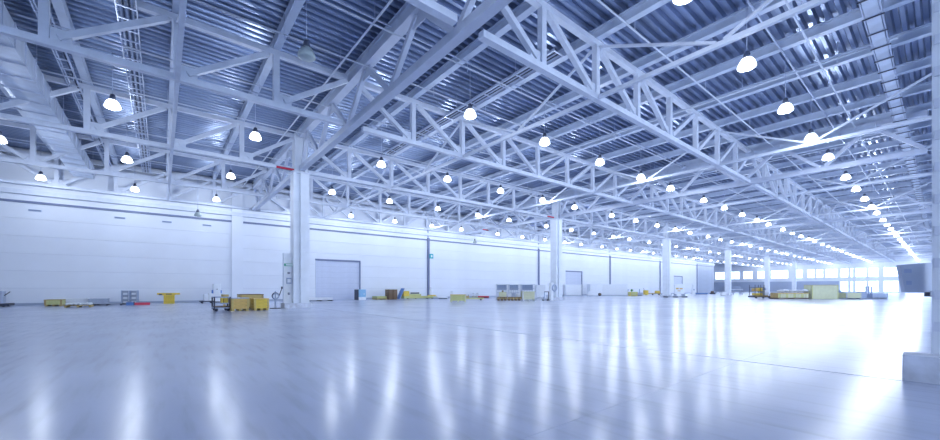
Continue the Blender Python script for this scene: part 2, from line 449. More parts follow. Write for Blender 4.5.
def pipe(a, b, label, m='steel', r=.06, name='sprinkler_pipe', drops=None):
    t = thing(name, label, 'pipe', a)
    d = Vector(b) - Vector(a)
    bar('pipe_run', t, (0, 0, 0), d, r, r, m, 'round')
    n = int(d.length / 3)
    for i in range(n):
        p = d * ((i + .5) / n)
        bar('hanger', t, p, (p.x, p.y, ZD - a[2]), .018, .018, 'tray', 'round')
        if i % 2 == 0: bar('sprinkler', t, p, (p.x, p.y, -.16), .03, .03, 'tray', 'round')
    return t
PN = {3.0: 'nearest the right edge', 6.55: 'just right of the centre truss row', 11.8: 'in the middle of the roof', 14.2: 'short of the middle trusses', 18.5: 'between middle trusses and columns', 22.6: 'just before the column line', 28.2: 'just behind the column line', 34.0: 'near the left wall'}
for y, nm in PN.items(): pipe((BACKX + 1, y, 9.86), (112, y, 9.86), 'thin white pipe along the hall %s' % nm)
for x, nm in ((5.5, 'beside the first main girder'), (20.2, 'in the first bay'), (33.0, 'past the second column'), (57, 'past the third column')):
    pipe((x, 1, 9.98), (x, 38, 9.98), 'white conduit crossing the hall %s' % nm, 'steel', .07, 'conduit')

# ---------------------------------------------------------------- lamps
prof_dome = [(.09, .12), (.14, .10), (.19, .03), (.235, -.07), (.255, -.16), (.21, -.195), (.1, -.215), (.02, -.22)]
dome_on = lathe('dome', prof_dome, 'dome'); dome_off = lathe('dome_off', prof_dome, 'lampoff')
hous = lathe('housing', [(.05, .34), (.07, .32), (.09, .24), (.11, .12), (.06, .11)], 'housing', 12)
LZ = 8.25
def lamp_light():
    l = bpy.data.lights.new('lamp_light', 'POINT'); l.energy = LAMP_W; l.color = LAMP_C; l.shadow_soft_size = .16; return l
LL = lamp_light()
def make_lamp(x, y, z, label, on=True):
    t = thing('dome_lamp', label, 'lamp', (x, y, z), 0, 'dome lamps')
    link('dome', dome_on if on else dome_off, t); link('housing', hous, t)
    bar('rod', t, (0, 0, .34), (0, 0, ZP - .05 - z), .025, .025, 'tray', 'round')
    if on:
        o = bpy.data.objects.new('lamp_light', LL); COL.objects.link(o); o.parent = t; o.location = (0, 0, -.42)
    return t
LR = {3.87: 'row nearest the right edge', 12: 'row right of the middle trusses', 20: 'row just before the columns', 28: 'row just behind the columns', 36: 'row next to the left wall'}
OFFS = (3.3, 7.9, 12.6, 17.2, 21.4)
idx = {r_: 0 for r_ in LR}
for y in LR:
    for k in range(-1, 6):
        xa = X0 + 24 * k
        bx('lamp_rail', ce, xa + .2, xa + 23.8, y - .025, y + .025, ZP - .05 - ZD, ZP - ZD - .002, 'tray')
for k in range(-1, 6):
    for of in OFFS:
        x = X0 + 24 * k + of
        if k < 0: x = {12.6: -5.95, 17.2: -1.45, 21.4: 3.4}.get(of, -99)
        for y in LR:
            if x < -12 or (x < -3 and y < 24) or (x < 0 and y < 16): continue
            off = (y == 12 and k == -1 and of == 21.4)
            vis_i = idx[y] = idx[y] + 1
            make_lamp(x, y, LZ, ('unlit grey dome lamp at the upper left before the first girder' if off else
                                 'glowing dome lamp, %s from the near end of the %s' % (ORD[vis_i - 1], LR[y])), not off)
make_lamp(2.2, 36, 6.9, 'unlit dome lamp hanging low before the left wall', False)
make_lamp(29.9, 36, 6.9, 'small unlit dome lamp low in front of the second wall post', False)

# ---------------------------------------------------------------- goods on the floor
def P(px, d):
    r = (px - CX) / F * d
    return d * CA + r * SA, d * SA - r * CA
def frame_w(px0, px1, base, Y=None):
    """object with its front parallel to the left wall: measured ends and foot -> origin, width"""
    pc = (px0 + px1) / 2
    if Y is None: Y = CAMH * CA * (CX + F * SA / CA - pc) / (base - YH)
    def X(px): return (F * Y / (CA * (CX + F * SA / CA - px)) - SA * Y) / CA
    d = F * Y / (CA * (CX + F * SA / CA - pc))
    return (X(px0), Y, 0), X(px1) - X(px0), 0.0, d
def frame_i(px0, px1, base, turn=0):
    """object facing the viewer's side of the hall"""
    d = F * CAMH / (base - YH)
    a = P(px0, d); return (a[0], a[1], 0), (px1 - px0) * d / F, AZ - R(90) + turn, d
def hz(ypx, d): return CAMH + (YH - ypx) * d / F

def T(name, label, cat, fr, group=None):
    return thing(name, label, cat, fr[0], fr[2], group)

def crate(fr, top, dep, m, label, lid=None, feet=True, cleat='tan', name='crate', group=None, slats=3):
    w_, d = fr[1], fr[3]; h = hz(top, d); f0 = .1 if feet else 0
    t = T(name, label, 'crate', fr, group)
    n = slats; bh = (h - f0) / n
    for i in range(n):
        z0, z1 = f0 + i * bh + .006, f0 + (i + 1) * bh - .006
        bx('board', t, .04, w_ - .04, 0, .03, z0, z1, m); bx('board', t, .04, w_ - .04, dep - .03, dep, z0, z1, m)
        bx('board', t, 0, .03, .04, dep - .04, z0, z1, m); bx('board', t, w_ - .03, w_, .04, dep - .04, z0, z1, m)
    for x in (0, w_ - .09):
        for y in (-.025, dep - .005): bx('corner_post', t, x, x + .09, y, y + .03, f0, h, cleat)
    bx('lid', t, -.01, w_ + .01, -.03, dep + .03, h, h + .035, lid or m)
    if feet:
        for x in (.02, w_ / 2 - .06, w_ - .14):
            bx('foot', t, x, x + .12, .02, dep - .02, 0, f0, cleat)
    return t
def pallet_parts(t, w_, dep, m='tan', z=0):
    for i in range(3):
        x = i * (w_ - .1) / 2; bx('runner', t, x, x + .1, 0, dep, z, z + .09, m)
    k = max(4, int(dep / .2)); s = dep / k
    for i in range(k): bx('deck_board', t, 0, w_, i * s + .01, (i + 1) * s - .01, z + .09, z + .115, m)
def sheets(fr, top, dep, m, label, pm='tan', n=4, name='sheet_stack', cat='stack', jitter=.04):
    t = T(name, label, cat, fr); h = hz(top, fr[3]); pallet_parts(t, fr[1], dep, pm)
    s = max(.03, (h - .115) / n)
    for i in range(n):
        a, b = random.uniform(0, jitter), random.uniform(0, jitter)
        bx('sheet', t, a, fr[1] - b, a, dep - b, .115 + i * s, .115 + (i + 1) * s - .008, m)
    return t
def bags(fr, top, dep, m, label, n=5, pm='tan'):
    t = T('sack_pallet', label, 'sacks', fr); w_ = fr[1]; h = hz(top, fr[3]); pallet_parts(t, w_, dep, pm)
    s = w_ / n; rows = max(1, int((h - .11) / .2)); rh = (h - .115) / rows
    me = lathe('sack', [(.05, -.5), (.34, -.42), (.46, -.2), (.5, 0), (.46, .2), (.34, .42), (.05, .5)], m, 8)
    for r_ in range(rows):
        for i in range(n):
            for j in range(2):
                o = link('sack', me, t, ((i + .5) * s, dep * (.25 + .5 * j), .115 + rh * (r_ + .5)), (R(90), 0, 0))
                o.scale = (s * .98, rh, dep * .48)
    return t

# -- along the left wall
fr = frame_w(-9, 9, 306.5, 36.8)
t = T('cleaning_machine', 'white machine with dark base cut by the left edge', 'machine', fr); w_ = fr[1]; h = hz(291, fr[3])
bx('base', t, 0, w_, 0, 1.2, .06, .2, 'dark'); bx('body', t, .3, w_ - .9, .15, 1.0, .2, h * .75, 'white'); bx('tank', t, w_ - .85, w_ - .3, .15, .9, .2, h, 'greyp')
bar('handle', t, (w_ - .3, .5, h * .7), (w_ - .05, .5, h * .95), .05, .05, 'dark', 'round')
for x in (.15, w_ - .25):
    for y in (.1, 1.05): bar('wheel', t, (x, y, .08), (x, y + .08, .08), .16, .16, 'dark', 'round')
crate(frame_w(44, 62, 306.3), 300.2, 1.2, 'lime', 'lime yellow crate with a dark lid at far left', 'tan')
bags(frame_w(64, 91, 307.4), 303, 1.3, 'white', 'white sacks on a timber pallet right of the lime crate', 6, 'tan')
sheets(frame_w(53, 88, 304.5, 37.2), 298.3, 1.0, 'white', 'pile of white boards against the wall behind the sacks', 'white', 4)
sheets(frame_w(88, 108, 305, 36.6), 298.6, 1.2, 'greyp', 'grey and white board pile right of the sacks', 'dark', 4)
sheets(frame_w(92, 122, 305.2, 35.2), 303.4, 1.2, 'greyp', 'low flat grey sheets before the caged racks', 'dark', 1)
fr = frame_w(121, 138, 304.2, 36.4); t = T('cage_stack', 'grey wire cages stacked two high beside the red bar', 'cage', fr); w_ = fr[1]; h = hz(290.5, fr[3])
for i in range(2):
    for j in range(3):
        x0, z0 = i * w_ / 2, .1 + j * (h - .1) / 3; x1, z1 = x0 + w_ / 2 - .03, z0 + (h - .1) / 3 - .05
        bx('cage_panel', t, x0 + .05, x1 - .05, .35, .37, z0, z1, 'greyp')
        bx('bin', t, x0 + .1, x1 - .1, .1, .34, z0, z0 + (z1 - z0) * .55, 'white')
        bx('shelf', t, x0, x1, 0, 1, z1, z1 + .04, 'greyp')
for i in range(3):
    for y in (0, .95): bx('post', t, i * (w_ / 2 - .02), i * (w_ / 2 - .02) + .05, y, y + .05, 0, h, 'bluegrey')
bx('base', t, 0, w_, 0, 1, .02, .1, 'dark')
fr = frame_w(126, 150, 304.8, 34.8); t = T('floor_beam', 'red and blue beam lying on the floor under the cages', 'beam', fr); w_ = fr[1]
bx('blue_end', t, 0, w_ * .33, 0, .35, 0, .2, 'blue'); bx('red_length', t, w_ * .33, w_, .02, .33, 0, .17, 'red'); bx('bracket', t, w_ * .31, w_ * .35, -.03, .38, 0, .24, 'dark')
fr = frame_w(157, 180, 304.2, 36.5); t = T('yellow_workbench', 'bright yellow bench machine alone against the left wall', 'machine', fr); w_ = fr[1]; h = hz(293, fr[3])
bx('worktop', t, .3, w_ - .3, 0, 1.0, h * .78, h * .86, 'yellow'); bx('top_frame', t, 0, w_, 0, .08, h * .84, h, 'yellow'); bx('top_frame', t, 0, w_, .92, 1.0, h * .84, h, 'yellow')
bx('slot', t, w_ * .38, w_ * .64, -.02, 0, h * .86, h * .93, 'dark'); bx('end_plate', t, 0, .12, .08, .92, h * .84, h, 'yellow'); bx('side_hook', t, .1, .3, -.03, 0, h * .8, h * .92, 'dark')
for i in range(5): bx('leg', t, w_ * .28 + i * w_ * .1, w_ * .28 + i * w_ * .1 + w_ * .085, .05, .15, 0, h * .78, 'yellow')
bx('back_plate', t, w_ * .28, w_ * .77, .8, .86, 0, h * .78, 'yellow')
fr = frame_w(200, 214, 302.5, 35.5); t = T('carton_trolley', 'dark trolley of white cartons behind the wire cart', 'trolley', fr); w_ = fr[1]
bx('platform', t, 0, w_, 0, .9, .12, .2, 'dark'); bx('carton', t, w_ * .3, w_ * .62, .05, .8, .2, hz(294.5, fr[3]), 'white'); bx('carton', t, w_ * .64, w_ * .98, .05, .8, .2, hz(293.5, fr[3]), 'white')
for x in (.15, w_ - .15):
    for y in (.05, .75): bar('wheel', t, (x, y, .07), (x, y + .08, .07), .14, .14, 'dark', 'round')
fr = frame_w(212, 222, 302, 36.8); t = T('white_cabinet', 'tall white appliance with blue side brackets by the left wall', 'appliance', fr); w_ = fr[1]; h = hz(284, fr[3])
bx('body', t, .1, w_ - .1, 0, .8, .1, h, 'white'); bx('front_panel', t, .2, w_ - .2, -.02, 0, h * .45, h * .92, 'white'); bx('side_bracket', t, 0, .1, .1, .4, h * .45, h * .68, 'blue'); bx('side_bracket', t, w_ - .1, w_, .1, .4, h * .5, h * .66, 'blue')
bx('foot', t, .15, w_ - .15, .05, .75, 0, .1, 'dark'); bx('button', t, w_ * .45, w_ * .55, -.04, -.02, h * .7, h * .74, 'dark')

# -- cart and crates by the first column
fr = frame_w(213.7, 231, 311.2); t = T('wire_cart', 'dark metal cart holding yellow boxes left of the ochre crates', 'cart', fr); w_ = fr[1]; h = hz(297, fr[3])
for x in (0, w_ - .06):
    for y in (0, 1.0): bx('post', t, x, x + .06, y, y + .06, .1, h, 'dark')
for z in (.14, h - .04):
    for y in (0, 1.0): bx('rail', t, .06, w_ - .06, y, y + .05, z, z + .05, 'bluegrey')
    for x in (0, w_ - .05): bx('rail', t, x, x + .05, .06, 1.0, z, z + .05, 'bluegrey')
bx('deck', t, .06, w_ - .06, .06, 1.0, .19, .24, 'brown')
bx('box', t, .32, w_ * .55, .1, .5, .42, .68, 'yellow'); bx('box', t, w_ * .58, w_ - .12, .1, .5, .42, .66, 'yellow'); bx('shelf', t, .06, w_ - .06, .08, .95, .37, .41, 'bluegrey')
bx('bar', t, .4, w_ * .7, .06, .1, .24, .34, 'tan')
bx('top_board', t, .4, w_ - .08, .1, .9, h + .01, h + .12, 'ochre')
for x in (.08, w_ - .16):
    for y in (.0, .95): bar('wheel', t, (x + .04, y, .07), (x + .04, y + .05, .07), .14, .14, 'dark', 'round')
crate(frame_w(231.5, 249, 311), 298.6, 1.1, 'orange', 'ochre plywood crate on feet, left of the pair by the column', 'bluegrey', cleat='ochre', group='ochre crates')
crate(frame_w(254, 269, 310.4), 299.2, 1.1, 'yellow', 'yellow ochre crate on feet, right of the pair by the column', 'orange', cleat='ochre', group='ochre crates')
crate(frame_w(240, 263.5, 308.6), 294.8, 1.0, 'ochre', 'wide brown crate standing behind the two ochre crates', 'brown', cleat='tan', group='ochre crates')

# fixtures at the first column
t = thing('hose_reel', 'dark hose coiled on a stand left of the first column', 'hose', (X0 - 1.35, 23.9, 0))
bx('stand', t, -.03, .03, -.03, .03, 0, 1.0, 'bluegrey'); bx('foot', t, -.25, .25, -.2, .2, 0, .04, 'dark')
def ring(name, parent, loc, R_, r, m, rot=(0, 0, 0), n=20, k=6):
    v, f = [], []
    for i in range(n):
        a = 2 * math.pi * i / n
        for j in range(k):
            b = 2 * math.pi * j / k; v.append(((R_ + r * math.cos(b)) * math.cos(a), r * math.sin(b), (R_ + r * math.cos(b)) * math.sin(a)))
    for i in range(n):
        for j in range(k): f.append((i * k + j, ((i + 1) % n) * k + j, ((i + 1) % n) * k + (j + 1) % k, i * k + (j + 1) % k))
    return link(name, mesh_from(name, v, f, m, True), parent, loc, rot)
ring('hose_coil', t, (0, -.05, .72), .17, .035, 'dark'); ring('hose_coil', t, (0, -.11, .70), .15, .03, 'bluegrey')
bar('hose_tail', t, (.14, -.08, .62), (.32, -.1, 1.15), .05, .05, 'dark', 'round'); bx('nozzle', t, .28, .36, -.14, -.06, 1.13, 1.25, 'dark')
for nm, lab, x, z, a, b, mm in (('switch_box', 'grey switch box on the flank of the first column', -.62, 1.42, .26, .34, 'bluegrey'),
                                ('switch_box', 'small dark socket low on the first column', -.62, .78, .1, .12, 'dark'),
                                ('column_sign', 'green sign high on the first column', -.62, 2.45, .5, .14, 'signg'),
                                ('switch_box', 'small dark switch above the grey box on the first column', -.62, 2.0, .12, .1, 'dark')):
    o = thing(nm, lab, 'sign' if 'sign' in nm else 'switch', (X0 + x, 23.95, z))
    bx('case', o, -a / 2, a / 2, -.05, .05, 0, b, mm); bx('cover', o, -a * .35, a * .35, -.06, -.05, b * .2, b * .8, 'white' if mm != 'dark' else 'greyp')
t = thing('service_panel', 'pale service board fixed to the left side of the first column', 'board', (X0 - .66, 24.05, .3)); bx('board', t, -.24, .20, -.04, .02, 0, 2.9, 'white'); bx('edge_strip', t, -.26, -.24, -.05, .03, 0, 2.9, 'greyp')

# -- behind and right of the first column
sheets(frame_w(309, 333, 301.3, 35), 297.6, 1.2, 'white', 'low white sheet stack on a dark pallet right of the first column', 'dark', 3)
fr = frame_w(357.5, 366, 299, 36.4); t = T('blue_cabinet', 'sky blue and white cabinet beside the large shutter', 'cabinet', fr); w_ = fr[1]; h = hz(289.5, fr[3])
bx('body', t, .12, w_, 0, .8, .15, h, 'skyblue'); bx('side_panel', t, 0, .12, .0, .8, .0, h, 'dark'); bx('plinth', t, .12, w_, -.02, .8, 0, .3, 'white'); bx('door', t, .2, w_ - .1, -.03, 0, .4, h - .1, 'skyblue'); bx('handle', t, w_ - .25, w_ - .2, -.06, -.03, h * .5, h * .65, 'white')
sheets(frame_w(377, 387, 299, 36.4), 296.2, 1.2, 'lime', 'low lime pallet load left of the dark brown crates', 'tan', 2)
for i, (a, b, nm) in enumerate(((389.2, 393, 'left'), (393.4, 397.2, 'right'))):
    crate(frame_w(a, b, 298.6, 36), 289.8, .9, 'brown', 'tall dark brown crate by the left wall, %s of two' % nm, 'brown', cleat='brown', group='dark brown crates', slats=4)
fr = frame_w(399.5, 402, 298.6, 36); t = T('leaning_board', 'blue board leaning against the yellow machine', 'board', fr)
bar('board', t, (0, .3, .05), (.55, .3, 1.15), .6, .08, 'blue'); bar('edge', t, (.1, .3, .05), (.65, .3, 1.15), .5, .04, 'bluegrey')
fr = frame_w(404, 437, 298.9, 36); t = T('yellow_loader', 'long yellow machine with a low flat tail near the wall post', 'machine', fr); w_ = fr[1]; h = hz(291, fr[3])
bx('bed', t, 0, w_, 0, 1.1, .08, .32, 'lime'); bx('nose', t, 0, w_ * .16, .05, 1.05, .32, h, 'yellow'); bx('hood', t, w_ * .16, w_ * .52, .1, 1.0, .32, h * .62, 'lime')
bx('white_panel', t, w_ * .18, w_ * .5, .15, .9, h * .62, h * .85, 'white'); bx('dark_grille', t, w_ * .2, w_ * .46, .08, .1, h * .66, h * .82, 'dark'); bx('tail_block', t, w_ * .86, w_ * .98, .1, 1.0, .32, .42, 'yellow')
for x in (.5, w_ * .35, w_ * .7, w_ - .6):
    bar('wheel', t, (x, .02, .1), (x, .12, .1), .2, .2, 'dark', 'round')
t = T('gas_cylinder', 'white gas cylinder standing by the wall post', 'cylinder', frame_w(430.8, 433, 298.5, 37.9)); link('shell', lathe('cyl', [(.16, 0), (.17, .05), (.17, 1.0), (.12, 1.12), (.05, 1.16)], 'white', 12), t); bx('valve', t, -.04, .04, -.04, .04, 1.16, 1.25, 'greyp')
sheets(frame_w(438, 448, 299), 296.6, 1.0, 'white', 'low white boards just right of the gas cylinder', 'greyp', 2)

# -- middle group
crate(frame_i(450, 466, 302), 295, 1.2, 'lime', 'lime and orange crate nearest the middle of the hall', 'orange', cleat='cream')
fr = frame_i(450.5, 453, 299.5); crate(fr, 291.3, .4, 'white', 'upright white box behind the lime and orange crate', 'white', False, 'white')
fr = frame_i(463, 484, 300.4); t = T('flat_trolley', 'low flat yellow trolley right of the lime crate', 'trolley', fr); w_ = fr[1]
bx('platform', t, 0, w_, 0, 1.0, .12, .24, 'lime'); bx('frame', t, .1, w_ * .3, .1, .8, .24, .42, 'tan'); bar('handle', t, (w_ * .3, .5, .2), (w_ * .25, .5, .55), .05, .05, 'dark', 'round')
for x in (.2, w_ - .3): bar('wheel', t, (x, .0, .08), (x, .1, .08), .16, .16, 'dark', 'round')
fr = frame_i(478, 489, 298.2); t = T('red_sledge', 'small red flat carrier between trolley and cages', 'carrier', fr); w_ = fr[1]; bx('bed', t, 0, w_, 0, .8, .1, .26, 'red'); bx('skid', t, 0, w_, .1, .2, 0, .1, 'dark'); bx('skid', t, 0, w_, .6, .7, 0, .1, 'dark')
bags(frame_i(472, 480, 297.5), 292.5, .9, 'white', 'white and grey bundle behind the yellow trolley', 2)
for i, (a, b, nm) in enumerate(((496.5, 508, 'left'), (509, 520, 'middle'), (521.5, 535, 'right'))):
    fr = frame_i(a, b, 298.4); t = T('storage_cage', 'blue grey wire container with white rim, %s of three' % nm, 'cage', fr, 'blue grey wire containers'); w_ = fr[1]; h = hz(284.8, fr[3])
    for x in (0, w_ - .07):
        for y in (0, 1.1): bx('post', t, x, x + .07, y, y + .07, 0, h, 'white')
    bx('rim', t, 0, w_, -.02, 1.19, h, h + .09, 'white')
    for z in (.15, h * .4, h * .7): bx('rail', t, .07, w_ - .07, 0, .04, z, z + .05, 'greyp')
    for q in range(1, 5): bx('wire', t, q * w_ / 5, q * w_ / 5 + .03, 0.04, .06, .15, h, 'greyp')
    bx('back_panel', t, .07, w_ - .07, 1.1, 1.14, .1, h, 'bluegrey'); bx('bin', t, .15, w_ - .15, .3, 1.0, .12, h * .62, 'white')
    bx('base', t, .07, w_ - .07, .02, 1.1, .03, .1, 'dark')
crate(frame_i(536.2, 545.5, 298.3), 285.3, 1.0, 'white', 'plain white tall crate right of the wire containers', 'white', cleat='white')
fr = frame_i(497.5, 522, 300.6); t = T('pallet_row', 'row of tan timber pallets in front of the wire containers', 'pallet', fr); w_ = fr[1]
for i in range(7):
    x = i * w_ / 7; bx('block', t, x + .04, x + .2, 0, 1.0, 0, .14, 'brown'); bx('end_board', t, x, x + w_ / 7 - .03, 0, 1.0, .14, .2, 'tan')
    bx('upper_block', t, x + .08, x + .26, .05, .9, .2, .3, 'tan')
bx('top_board', t, 0, w_, 0, 1.0, .3, .34, 'brown')
t = T('yellow_carton', 'cream carton standing on the left end of the pallet row', 'box', frame_i(499.5, 506.5, 300.45)); t.location.z = .34; fr = frame_i(499.5, 506.5, 300.45)
bx('body', t, 0, fr[1], .1, .8, 0, .42, 'cream'); bx('flap', t, .02, fr[1] - .02, .12, .78, .42, .46, 'lime'); bx('cap', t, fr[1] * .4, fr[1] * .6, .3, .5, .46, .62, 'brown')
t = T('white_parcel', 'white wrapped parcels on the pallet row', 'parcel', frame_i(508, 521, 300.45)); t.location.z = .34; fr = frame_i(508, 521, 300.45)
for i in range(3): bx('parcel', t, i * fr[1] / 3, (i + 1) * fr[1] / 3 - .08, .1, .7, 0, .28 + .08 * (i % 2), 'white' if i != 1 else 'greyp')
crate(frame_i(522.5, 535.5, 300.6), 292, 1.0, 'cream', 'pale green crate right of the pallet row', 'lime', cleat='white')
fr = frame_i(543, 550, 301); t = T('hand_truck', 'dark hand truck standing left of the second column', 'hand truck', fr); w_ = fr[1]; h = hz(291.5, fr[3])
bx('toe_plate', t, 0, w_, 0, .5, .06, .12, 'dark'); bx('upright', t, w_ - .08, w_, .4, .46, .1, h, 'dark'); bx('upright', t, w_ - .45, w_ - .39, .4, .46, .1, h, 'bluegrey'); bx('handle', t, w_ - .45, w_, .36, .4, h - .06, h, 'dark'); bx('load', t, .06, w_ - .5, .06, .4, .12, .4, 'greyp')
for x in (.1, w_ - .1): bar('wheel', t, (x, .45, .09), (x, .55, .09), .18, .18, 'dark', 'round')
t = thing('hose_hook', 'dark hose hanging on the left side of the second column', 'hose', (X0 + 24 - 1.25, 23.3, 0)); bx('stand', t, -.03, .03, 0, .06, 0, 1.5, 'greyp'); ring('coil', t, (0, -.05, 1.2), .3, .06, 'bluegrey'); bx('cabinet', t, -.4, -.04, 0, .3, 0, 1.7, 'white')

# white site containers
def container(fr, top, dep, label, m='white', n=None):
    t = T('white_container', label, 'container', fr, 'white containers'); w_ = fr[1]; h = hz(top, fr[3]); n = n or max(2, int(w_ / .9))
    bx('core', t, .05, w_ - .05, .05, dep - .05, .05, h - .05, m); bx('roof_edge', t, 0, w_, 0, dep, h - .05, h, m); bx('sill', t, 0, w_, 0, dep, 0, .1, 'greyp')
    for i in range(n): bx('panel', t, .04 + i * (w_ - .08) / n + .02, .04 + (i + 1) * (w_ - .08) / n - .02, .01, .05, .12, h - .07, m)
    return t
container(frame_i(565.5, 582, 295.8), 284.6, 1.5, 'white panelled container between second column and long white one')
container(frame_i(590, 628, 295.6), 284.3, 1.8, 'long white panelled container in the middle distance')
container(frame_i(588, 598.5, 296.1), 291.6, .8, 'low white box in front of the long container', n=2)
t = T('drum', 'dark drum lying in front of the long white container', 'drum', frame_i(599, 602, 296)); bar('barrel', t, (.15, 0, .24), (.15, .4, .24), .46, .46, 'dark', 'round'); bar('hub', t, (.15, -.03, .24), (.15, .0, .24), .2, .2, 'tan', 'round')
crate(frame_i(630, 637.5, 296), 292, .8, 'lime', 'lime tub carrying a green plant beyond the long container', 'lime', cleat='yellow')
t = T('potted_plant', 'small green plant on top of the lime tub', 'plant', frame_i(630, 637.5, 296)); t.location.z = hz(292, frame_i(630, 637.5, 296)[3]) + .036
for i in range(14):
    a = i * 2.4; r_ = .1 + .18 * (i % 3) / 2
    bar('leaf', t, (.42, .4, .0), (.42 + r_ * math.cos(a), .4 + r_ * math.sin(a), .25 + .05 * (i % 4)), .09, .03, 'leaf')
fr = frame_i(637.5, 643, 295.6); t = T('grey_machine', 'small grey machine right of the lime tub', 'machine', fr); bx('body', t, 0, fr[1], 0, .6, .1, .5, 'greyp'); bx('mast', t, fr[1] * .4, fr[1] * .55, .2, .3, .5, 1.05, 'bluegrey'); bx('foot', t, .05, fr[1] - .05, .05, .5, 0, .1, 'dark')
fr = frame_i(627, 630, 295.4); t = T('grey_stand', 'slim grey stand left of the lime tub', 'stand', fr); bx('post', t, .1, .2, 0, .1, 0, 1.0, 'greyp'); bx('head', t, 0, .35, -.02, .12, .8, 1.0, 'bluegrey'); bx('foot', t, 0, .35, -.1, .2, 0, .04, 'dark')
fr = frame_i(645, 661, 295.2); t = T('pallet_truck', 'yellow pallet truck left of the third column', 'truck', fr); w_ = fr[1]
bx('motor_box', t, 0, w_ * .22, 0, .7, .1, .85, 'yellow'); bx('fork', t, w_ * .22, w_, .05, .2, .25, .38, 'tan'); bx('fork', t, w_ * .22, w_, .5, .65, .25, .38, 'tan'); bx('end_box', t, w_ * .72, w_ * .95, .05, .65, .38, .75, 'yellow'); bar('tiller', t, (.1, .35, .8), (-.1, .35, 1.2), .05, .05, 'dark', 'round')
for x in (.2, w_ * .5, w_ - .3): bar('wheel', t, (x, .05, .13), (x, .15, .13), .26, .26, 'dark', 'round')
fr = frame_i(674.5, 684.5, 295.6); t = T('white_board_stand', 'white board with orange print beside the third column', 'board', fr); w_ = fr[1]; h = hz(284.2, fr[3])
bx('board', t, 0, w_, 0, .12, .25, h, 'white'); bx('print_strip', t, w_ * .15, w_ * .42, -.01, 0, h * .55, h * .68, 'orange'); bx('print_strip', t, w_ * .5, w_ * .82, -.01, 0, h * .55, h * .66, 'orange'); bx('print_strip', t, w_ * .3, w_ * .6, -.01, 0, h * .38, h * .45, 'orange')
for x in (.1, w_ - .2): bx('foot', t, x, x + .1, -.3, .4, 0, .25, 'greyp')
sheets(frame_i(667.5, 687.5, 297.4), 295.9, 1.1, 'greyp', 'dark low pallet around the foot of the third column', 'dark', 1)
fr = frame_i(692.5, 695.5, 294.6); t = T('white_cabinet', 'slim white machine by the grey wall panel', 'appliance', fr); bx('body', t, 0, fr[1], 0, .5, 0, 1.2, 'white'); bx('head', t, fr[1] * .2, fr[1] * .8, .1, .4, 1.2, 1.9, 'white'); bx('screen', t, fr[1] * .3, fr[1] * .7, -.02, 0, .8, 1.05, 'bluegrey')
fr = frame_i(698, 708, 294.3); t = T('blue_mat', 'flat bright blue platform by the grey wall panel', 'platform', fr); bx('deck', t, 0, fr[1], 0, 1.2, .08, .26, 'blue'); bx('skirt', t, .1, fr[1] - .1, .1, 1.1, 0, .08, 'dark')
fr = frame_i(711.5, 715.5, 294.2); t = T('dark_bundle', 'small dark bundle at the corner of the left wall', 'bundle', fr); bx('lower_roll', t, 0, fr[1], 0, .6, 0, .3, 'dark'); bx('upper_roll', t, fr[1] * .2, fr[1] * .7, .1, .5, .3, .62, 'brown')
# at the fourth column
fr = frame_i(722, 726.5, 295.6); t = T('white_cabinet', 'small white unit left of the fourth column', 'appliance', fr); bx('body', t, 0, fr[1], 0, .5, .05, .55, 'white'); bx('lid', t, .05, fr[1] - .05, .05, .45, .55, .62, 'greyp'); bx('foot', t, .05, fr[1] - .05, .05, .45, 0, .05, 'dark')
fr = frame_i(733.5, 743, 294.9); t = T('white_table', 'white table with pipework right of the fourth column', 'table', fr); w_ = fr[1]
bx('table_top', t, 0, w_, 0, .8, .95, 1.05, 'white'); bx('panel', t, w_ * .1, w_ * .8, .1, .7, 1.4, 1.5, 'greyp')
for x in (0, w_ - .08):
    bx('leg', t, x, x + .08, 0, .08, 0, .95, 'greyp'); bx('leg', t, x, x + .08, .7, .78, 0, 1.5, 'greyp')

# -- right hand group
fr = frame_i(755, 771.5, 298.3); t = T('order_picker', 'dark framed truck carrying orange boxes before the fifth column', 'truck', fr); w_ = fr[1]; h = hz(284.8, fr[3])
for x in (0, w_ * .35, w_ * .55):
    for y in (0, .9): bx('post', t, x, x + .05, y, y + .05, .3, h, 'dark')
for z in (.3, h * .5, h * .8): bx('shelf', t, 0, w_ * .58, 0, .95, z, z + .05, 'dark')
bx('box', t, .1, w_ * .25, .1, .7, h * .52, h * .74, 'orange'); bx('box', t, w_ * .28, w_ * .5, .1, .7, h * .52, h * .78, 'yellow'); bx('box', t, .15, w_ * .5, .1, .7, .36, .6, 'yellow')
bx('chassis', t, -.1, w_, 0, 1.0, .1, .28, 'dark'); bx('ochre_side', t, 0, w_ * .8, -.03, 0, .22, .34, 'tan'); bx('white_hood', t, w_ * .62, w_ * .85, .1, .9, .28, .95, 'white'); bx('seat_back', t, w_ * .66, w_ * .76, .2, .8, .95, 1.25, 'bluegrey')
for x in (.15, w_ * .5, w_ - .25): bar('wheel', t, (x, -.05, .12), (x, .06, .12), .24, .24, 'dark', 'round')
fr = frame_i(778, 809, 299); t = T('long_crate', 'long cream crate with white bags on top, right of the picker truck', 'crate', fr); w_ = fr[1]; h = hz(292.8, fr[3])
bx('base_board', t, 0, w_, 0, 1.2, .05, .14, 'brown')
for i in range(12): bx('board', t, .02 + i * (w_ - .04) / 12 + .01, .02 + (i + 1) * (w_ - .04) / 12 - .01, .0, .04, .14, h, 'cream' if i % 3 else 'lime')
bx('core', t, .05, w_ - .05, .05, 1.15, .14, h - .02, 'tan'); bx('rail', t, -.02, w_ + .02, -.03, .0, h - .08, h, 'orange')
for x in (0, w_ * .5, w_ - .14): bx('foot', t, x, x + .14, 0, 1.2, 0, .05, 'dark')
